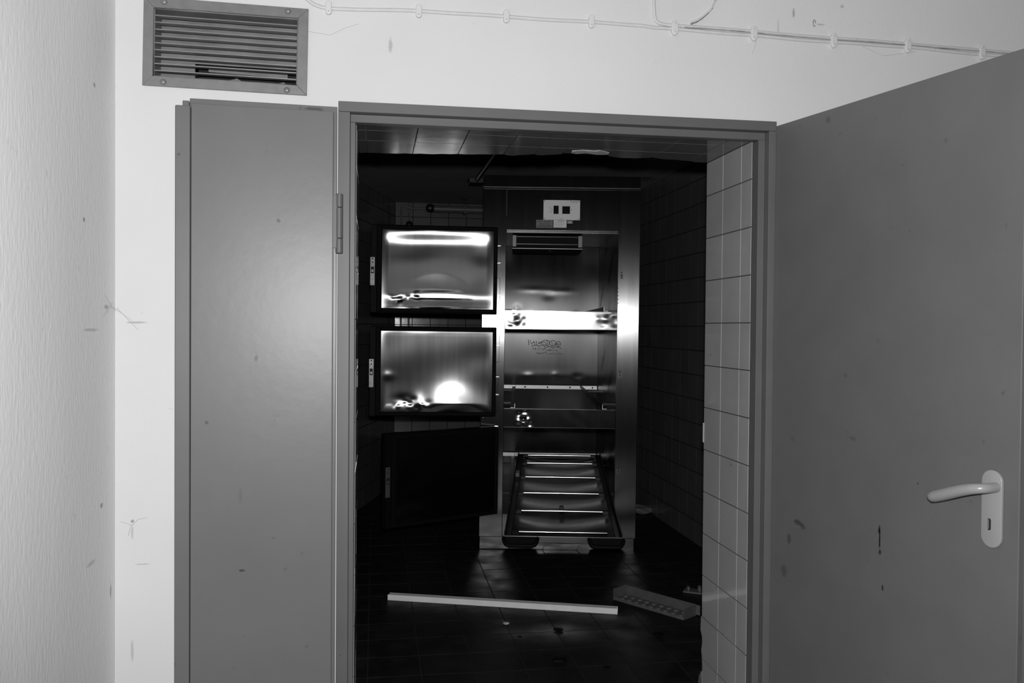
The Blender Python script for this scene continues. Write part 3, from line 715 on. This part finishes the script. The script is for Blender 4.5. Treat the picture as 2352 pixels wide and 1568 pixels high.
make_door(.796, 1.321, 173.5, pan_2, ((1.318, 1.217), (1.215, 1.115), (1.028, .925), (.923, .826)), 1.048)
make_door(.222, .738, 144.0, pan_3, ((.735, .636), (.634, .535), (.43, .33), (.328, .24)), .478)

# ------------------------------------------------------------------ tray pulled half out of the bottom compartment
ty, tp = rad(-11.4), rad(3.73)
tr = thing('mortuary_tray', 'long steel body tray with cross bars pulled out of the bottom compartment', 'tray', (.948, 4.308, .2655), (tp, 0, ty))
def TP(name, m, *boxes, bevel=.0015, parent=None):
    q = MB()
    for b in boxes: q.box(*b)
    return q.build(name, m, parent or tr, bevel=bevel)
TP('front_rail', steel, (-.3097, .3097, 0, .012, -.032, 0))
TP('front_edge', steel_bar, (-.3097, .3097, -.0015, .006, -.001, .0025), bevel=.0006)
for sx_ in (-1, 1):
    a_, b_ = sorted((.300*sx_, .262*sx_))
    TP('side_rail', steel_dark, (a_, b_, .0125, 2.0, -.030, .0), bevel=.003)
    TP('side_lip', steel_dark, (min(.300*sx_, .2935*sx_), max(.300*sx_, .2935*sx_), .0125, 2.0, .0003, .018), bevel=.002)
TP('rear_rail', steel_dark, (-.2615, .2615, 1.985, 2.0, -.030, .0))
pan = MB().grid(lambda u, v: (-.2615+.523*u, .0125+1.972*v, -.012-.030*sin(math.pi*u)**.6 + .006*sin(math.pi*((v*1.98-.05) % .4)/.4)), 24, 60).build('pan', pan_steel, tr, smooth=True)
if pan.data.polygons[0].normal.z < 0: pan.data.flip_normals()
for yb in (.066, .465, .857, 1.268, 1.68, 1.94):
    b = MB().tube([(-.226, yb, .004), (.226, yb, .004)], .0075, 14).build('cross_bar', steel_bar, tr); smooth_angle(b, .8)
    for sx_ in (-1, 1):
        TP('bar_end', steel_dark, (min(.2265*sx_, .262*sx_), max(.2265*sx_, .262*sx_), yb-.010, yb+.010, -.010, .010), parent=b)
for x0, x1 in ((-.302, -.130), (.131, .304)):
    hgp = MB().tube([(x0, -.004, -.010), (x0+.004, -.020, -.022), (x0+.014, -.030, -.034), (x0+.03, -.033, -.039), (x1-.03, -.033, -.039), (x1-.014, -.030, -.034), (x1-.004, -.020, -.022), (x1, -.004, -.010)], .0105, 10).build('handle', matte_black, tr)
    smooth_angle(hgp, 1.2)
    MB().box(x0+.002, x1-.002, -.010, -.0005, -.046, -.003).build('handle_back', matte_black, hgp, bevel=.002)
MB().prism([(-.232, -.032), (-.178, -.032), (-.186, -.062), (-.222, -.062)], lambda x, z: (x, .002, z), lambda x, z: (x, .014, z)).build('stop_hook', black_plastic, tr, bevel=.002)
MB().box(-.012, .012, .585, .605, -.036, .0).build('drain_plug', steel_dark, tr, bevel=.003)
MB().box(-.29, -.262, 1.19, 1.25, .0185, .05).build('roller_bracket', chrome, tr, bevel=.003)

# ------------------------------------------------------------------ things on the floor
a, b = Vector((.068, 4.244, 0)), Vector((1.116, 3.892, 0)); L_ = (b-a).length; an = math.atan2(b.y-a.y, b.x-a.x)
pst = thing('trunking_strip', 'long white plastic trunking strip lying across the floor', 'plastic strip', tuple(a), (0, 0, an))
MB().box(0, L_, 0, .0025, .0005, .0275).build('front_wall', strip_m, pst, bevel=.0008)
MB().box(0, L_, .0026, .036, .0005, .003).build('base', strip_m, pst)
MB().box(0, L_, .0362, .0385, .0005, .0265).build('rear_wall', strip_m, pst, bevel=.0008)
MB().box(.002, L_-.002, .003, .036, .024, .0262).build('lid', strip_m, pst)
# dimpled sheet-metal channel
a, b = Vector((1.160, 4.105, 0)), Vector((1.392, 3.775, 0)); L_ = (b-a).length; an = math.atan2(b.y-a.y, b.x-a.x)
ch = thing('dimpled_channel', 'grey sheet-metal channel with two rows of round dimples near the tiled reveal', 'metal channel', tuple(a), (0, 0, an))
MB().box(0, L_, 0, .098, .006, .008).build('base_plate', dimple_m, ch)
MB().box(0, L_, .0985, .1005, .006, .052).build('back_flange', dimple_m, ch, bevel=.0006)
MB().prism([(0, .0), (0, .016), (-.003, .016), (-.008, .004), (-.004, .0)], lambda y, z: (0, y, z+.0005), lambda y, z: (L_, y, z+.0005)).build('front_lip', dimple_m, ch, bevel=.001)
MB().box(-.0025, -.0003, -.004, .100, .0005, .056).build('end_flap', dimple_m, ch, bevel=.0006)
MB().box(L_+.0003, L_+.0025, .0, .100, .0005, .050).build('end_flap', dimple_m, ch, bevel=.0006)
MB().box(L_+.0027, L_+.024, .096, .098, .006, .052).build('end_tab', dimple_m, ch, bevel=.0006)
dm = MB().lathe([(.0165, 0), (.0155, .003), (.011, .006), (.004, .0075)], (0, 0, 0), (0, 0, 1), 14).mesh('dimple', smooth=True); dm.materials.append(dimple_m)
for r in range(2):
    for k in range(9):
        o = bpy.data.objects.new('dimple', dm); C.objects.link(o); o.parent = ch
        o.location = (.028+k*(L_-.05)/8.3 - (.012 if r else 0), .028+.042*r, .008)
# bracket lying half behind the reveal
br = thing('metal_bracket', 'small metal bracket on the floor at the foot of the reveal', 'bracket', (1.545, 4.19, 0), (0, 0, rad(-32)))
MB().box(0, .13, -.02, .045, .0005, .010).build('plate', dimple_m, br, bevel=.002)
MB().lathe([(.009, 0), (.009, .012), (.005, .016)], (.02, .02, .010), (0, 0, 1), 12).build('knob', chrome, br)
MB().lathe([(.011, 0), (.011, .018), (.006, .024)], (.075, .025, .010), (0, 0, 1), 12).build('knob', chrome, br)
def lump(name, label, cat, c, r, m, seed, flat=.5, group=None):
    rr = random.Random(seed); bm = bmesh.new(); bmesh.ops.create_icosphere(bm, subdivisions=2, radius=r)
    for v in bm.verts:
        v.co *= rr.uniform(.65, 1.25); v.co.z = max(-r*.35, v.co.z*flat)
    me = bpy.data.meshes.new(name); bm.to_mesh(me); bm.free(); me.materials.append(m)
    o = bpy.data.objects.new(name, me); C.objects.link(o); o.location = (c[0], c[1], r*.35+.0005); return tag(o, label, cat, group)
lump('plaster_rubble', 'pale heap of crumbled plaster where the cabinet meets the right wall', 'rubble', (1.90, 6.02), .075, debris_m, 3, .45)
lump('plaster_chip', 'small pale plaster chip on the floor below the white strip', 'chip', (.585, 3.83), .013, plaster, 5, .4)
for k, (x, y, r, lab) in enumerate(((.800, 3.715, .022, 'flat dark clod on the floor nearest the white strip'), (.735, 3.37, .03, 'largest dark clod on the nearest floor tiles'),
                                    (.90, 3.28, .014, 'small dark clod beside the largest clod on the floor'), (1.215, 3.60, .024, 'dark clod on the floor below the dimpled channel'), (.62, 3.66, .010, 'tiny dark clod left of the flat clod on the floor'))):
    lump('dirt_clod', lab, 'dirt', (x, y), r, matte_black, 20+k, .22, 'clods of dirt on the tiled floor')

# ------------------------------------------------------------------ pipes and conduit in the inner room
dpz = thing('duct_pipe', 'thick horizontal pipe running under the ceiling along the back wall', 'pipe', (.446, 7.26, 2.30))
smooth_angle(MB().tube([(.0, 0, 0), (1.25, 0, -.001)], .031, 18).build('pipe_barrel', pipe_m, dpz), .8)
smooth_angle(MB().lathe([(.012, -.036), (.026, -.03), (.034, -.016), (.036, .0), (.034, .016), (.026, .03)], (0, -.036, .0), (1, 0, 0), 16).build('end_cap', black_plastic, dpz), .9)
MB().box(.28, .30, -.03, .09, -.034, .034).build('pipe_strap', steel_dark, dpz)
vp = thing('water_pipe', 'thin vertical pipe nearest the slanted wall with an elbow under the ceiling', 'pipe', (.213, 7.30, 1.2), group='thin pipes on the back wall')
smooth_angle(MB().tube([(0, 0, 0), (0, 0, 1.11), (.004, 0, 1.122), (.014, 0, 1.124), (.075, 0, 1.106), (.09, 0, 1.105), (.225, 0, 1.107)], .0085, 10).build('pipe_barrel', pipe_m, vp), 1)
MB().tube([(0, 0, .90), (0, 0, .945)], .013, 10).build('coupling', pipe_m, vp)
vp2 = thing('water_pipe', 'second thin vertical pipe, with a round black valve', 'pipe', (.278, 7.327, 1.2), group='thin pipes on the back wall')
smooth_angle(MB().tube([(0, 0, 0), (0, 0, 1.15)], .0085, 10).build('pipe_barrel', pipe_m, vp2), 1)
smooth_angle(MB().lathe([(.008, -.034), (.024, -.026), (.031, -.008), (.031, .008), (.024, .026), (.008, .034)], (.0, -.022, .965), (0, 0, 1), 14).build('valve', black_plastic, vp2), .9)
tp_ = thing('wall_tap', 'small tap fitting on the back wall under the thick pipe', 'tap', (.505, 7.34, 2.13))
MB().lathe([(.02, 0), (.014, .02), (.01, .06)], (0, 0, 0), (0, -1, 0), 12).build('spout', chrome, tp_)
MB().box(-.055, .05, -.05, -.004, -.02, -.006).build('shelf_bracket', black_plastic, tp_)
cj = thing('ceiling_conduit', 'dark conduit along the inner ceiling ending in a flat junction box', 'conduit', (.69, 6.05, HC))
MB().tube([(0, 0, -.018), (.004, -1.9, -.018)], .016, 10).build('conduit', black_plastic, cj)
MB().box(-.052, .052, -.03, .09, -.040, -.001).build('junction_box', steel_dark, cj, bevel=.004)
MB().box(.045, .06, -.01, .02, -.030, -.001).build('cable_gland', chrome, cj, bevel=.003)

# ------------------------------------------------------------------ cobwebs in the wall corner
def web(name, label, segs, r=.0006):
    q = MB()
    for s in segs: q.tube(s, r, 4)
    return tag(q.build(name, web_m), label, 'cobweb', 'cobwebs on the white walls')
web('cobweb', 'dusty cobweb in the wall corner at mid height', [[(-.7035, 2.43, 1.345), (-.7035, 2.49, 1.372), (-.70, 2.530, 1.365), (-.66, 2.5385, 1.335)], [(-.7035, 2.46, 1.355), (-.7035, 2.51, 1.385), (-.702, 2.53, 1.36)], [(-.7035, 2.45, 1.40), (-.7035, 2.51, 1.37)], [(-.70, 2.535, 1.37), (-.645, 2.5385, 1.31)]])
web('cobweb', 'wispy cobweb on the white wall near its left corner', [[(-.665, 2.5385, .765), (-.645, 2.5385, .785), (-.62, 2.5385, .79)], [(-.665, 2.5385, .765), (-.67, 2.5385, .74)], [(-.66, 2.5385, .77), (-.69, 2.5385, .78)]])
web('cobweb', 'faint cobweb thread between vent grille and cable', [[(-.19, 2.5385, 2.155), (-.145, 2.5385, 2.150), (-.13, 2.5385, 2.148), (-.09, 2.5385, 2.170), (-.05, 2.5385, 2.185)]], .0006)
web('cobweb', 'cobweb thread hanging below the cable near the open door', [[(1.15, 2.5385, 2.215), (1.142, 2.5385, 2.185), (1.135, 2.5385, 2.165)], [(1.50, 2.5385, 2.21), (1.57, 2.5385, 2.185), (1.63, 2.5385, 2.195), (1.68, 2.5385, 2.205)]], .0006)
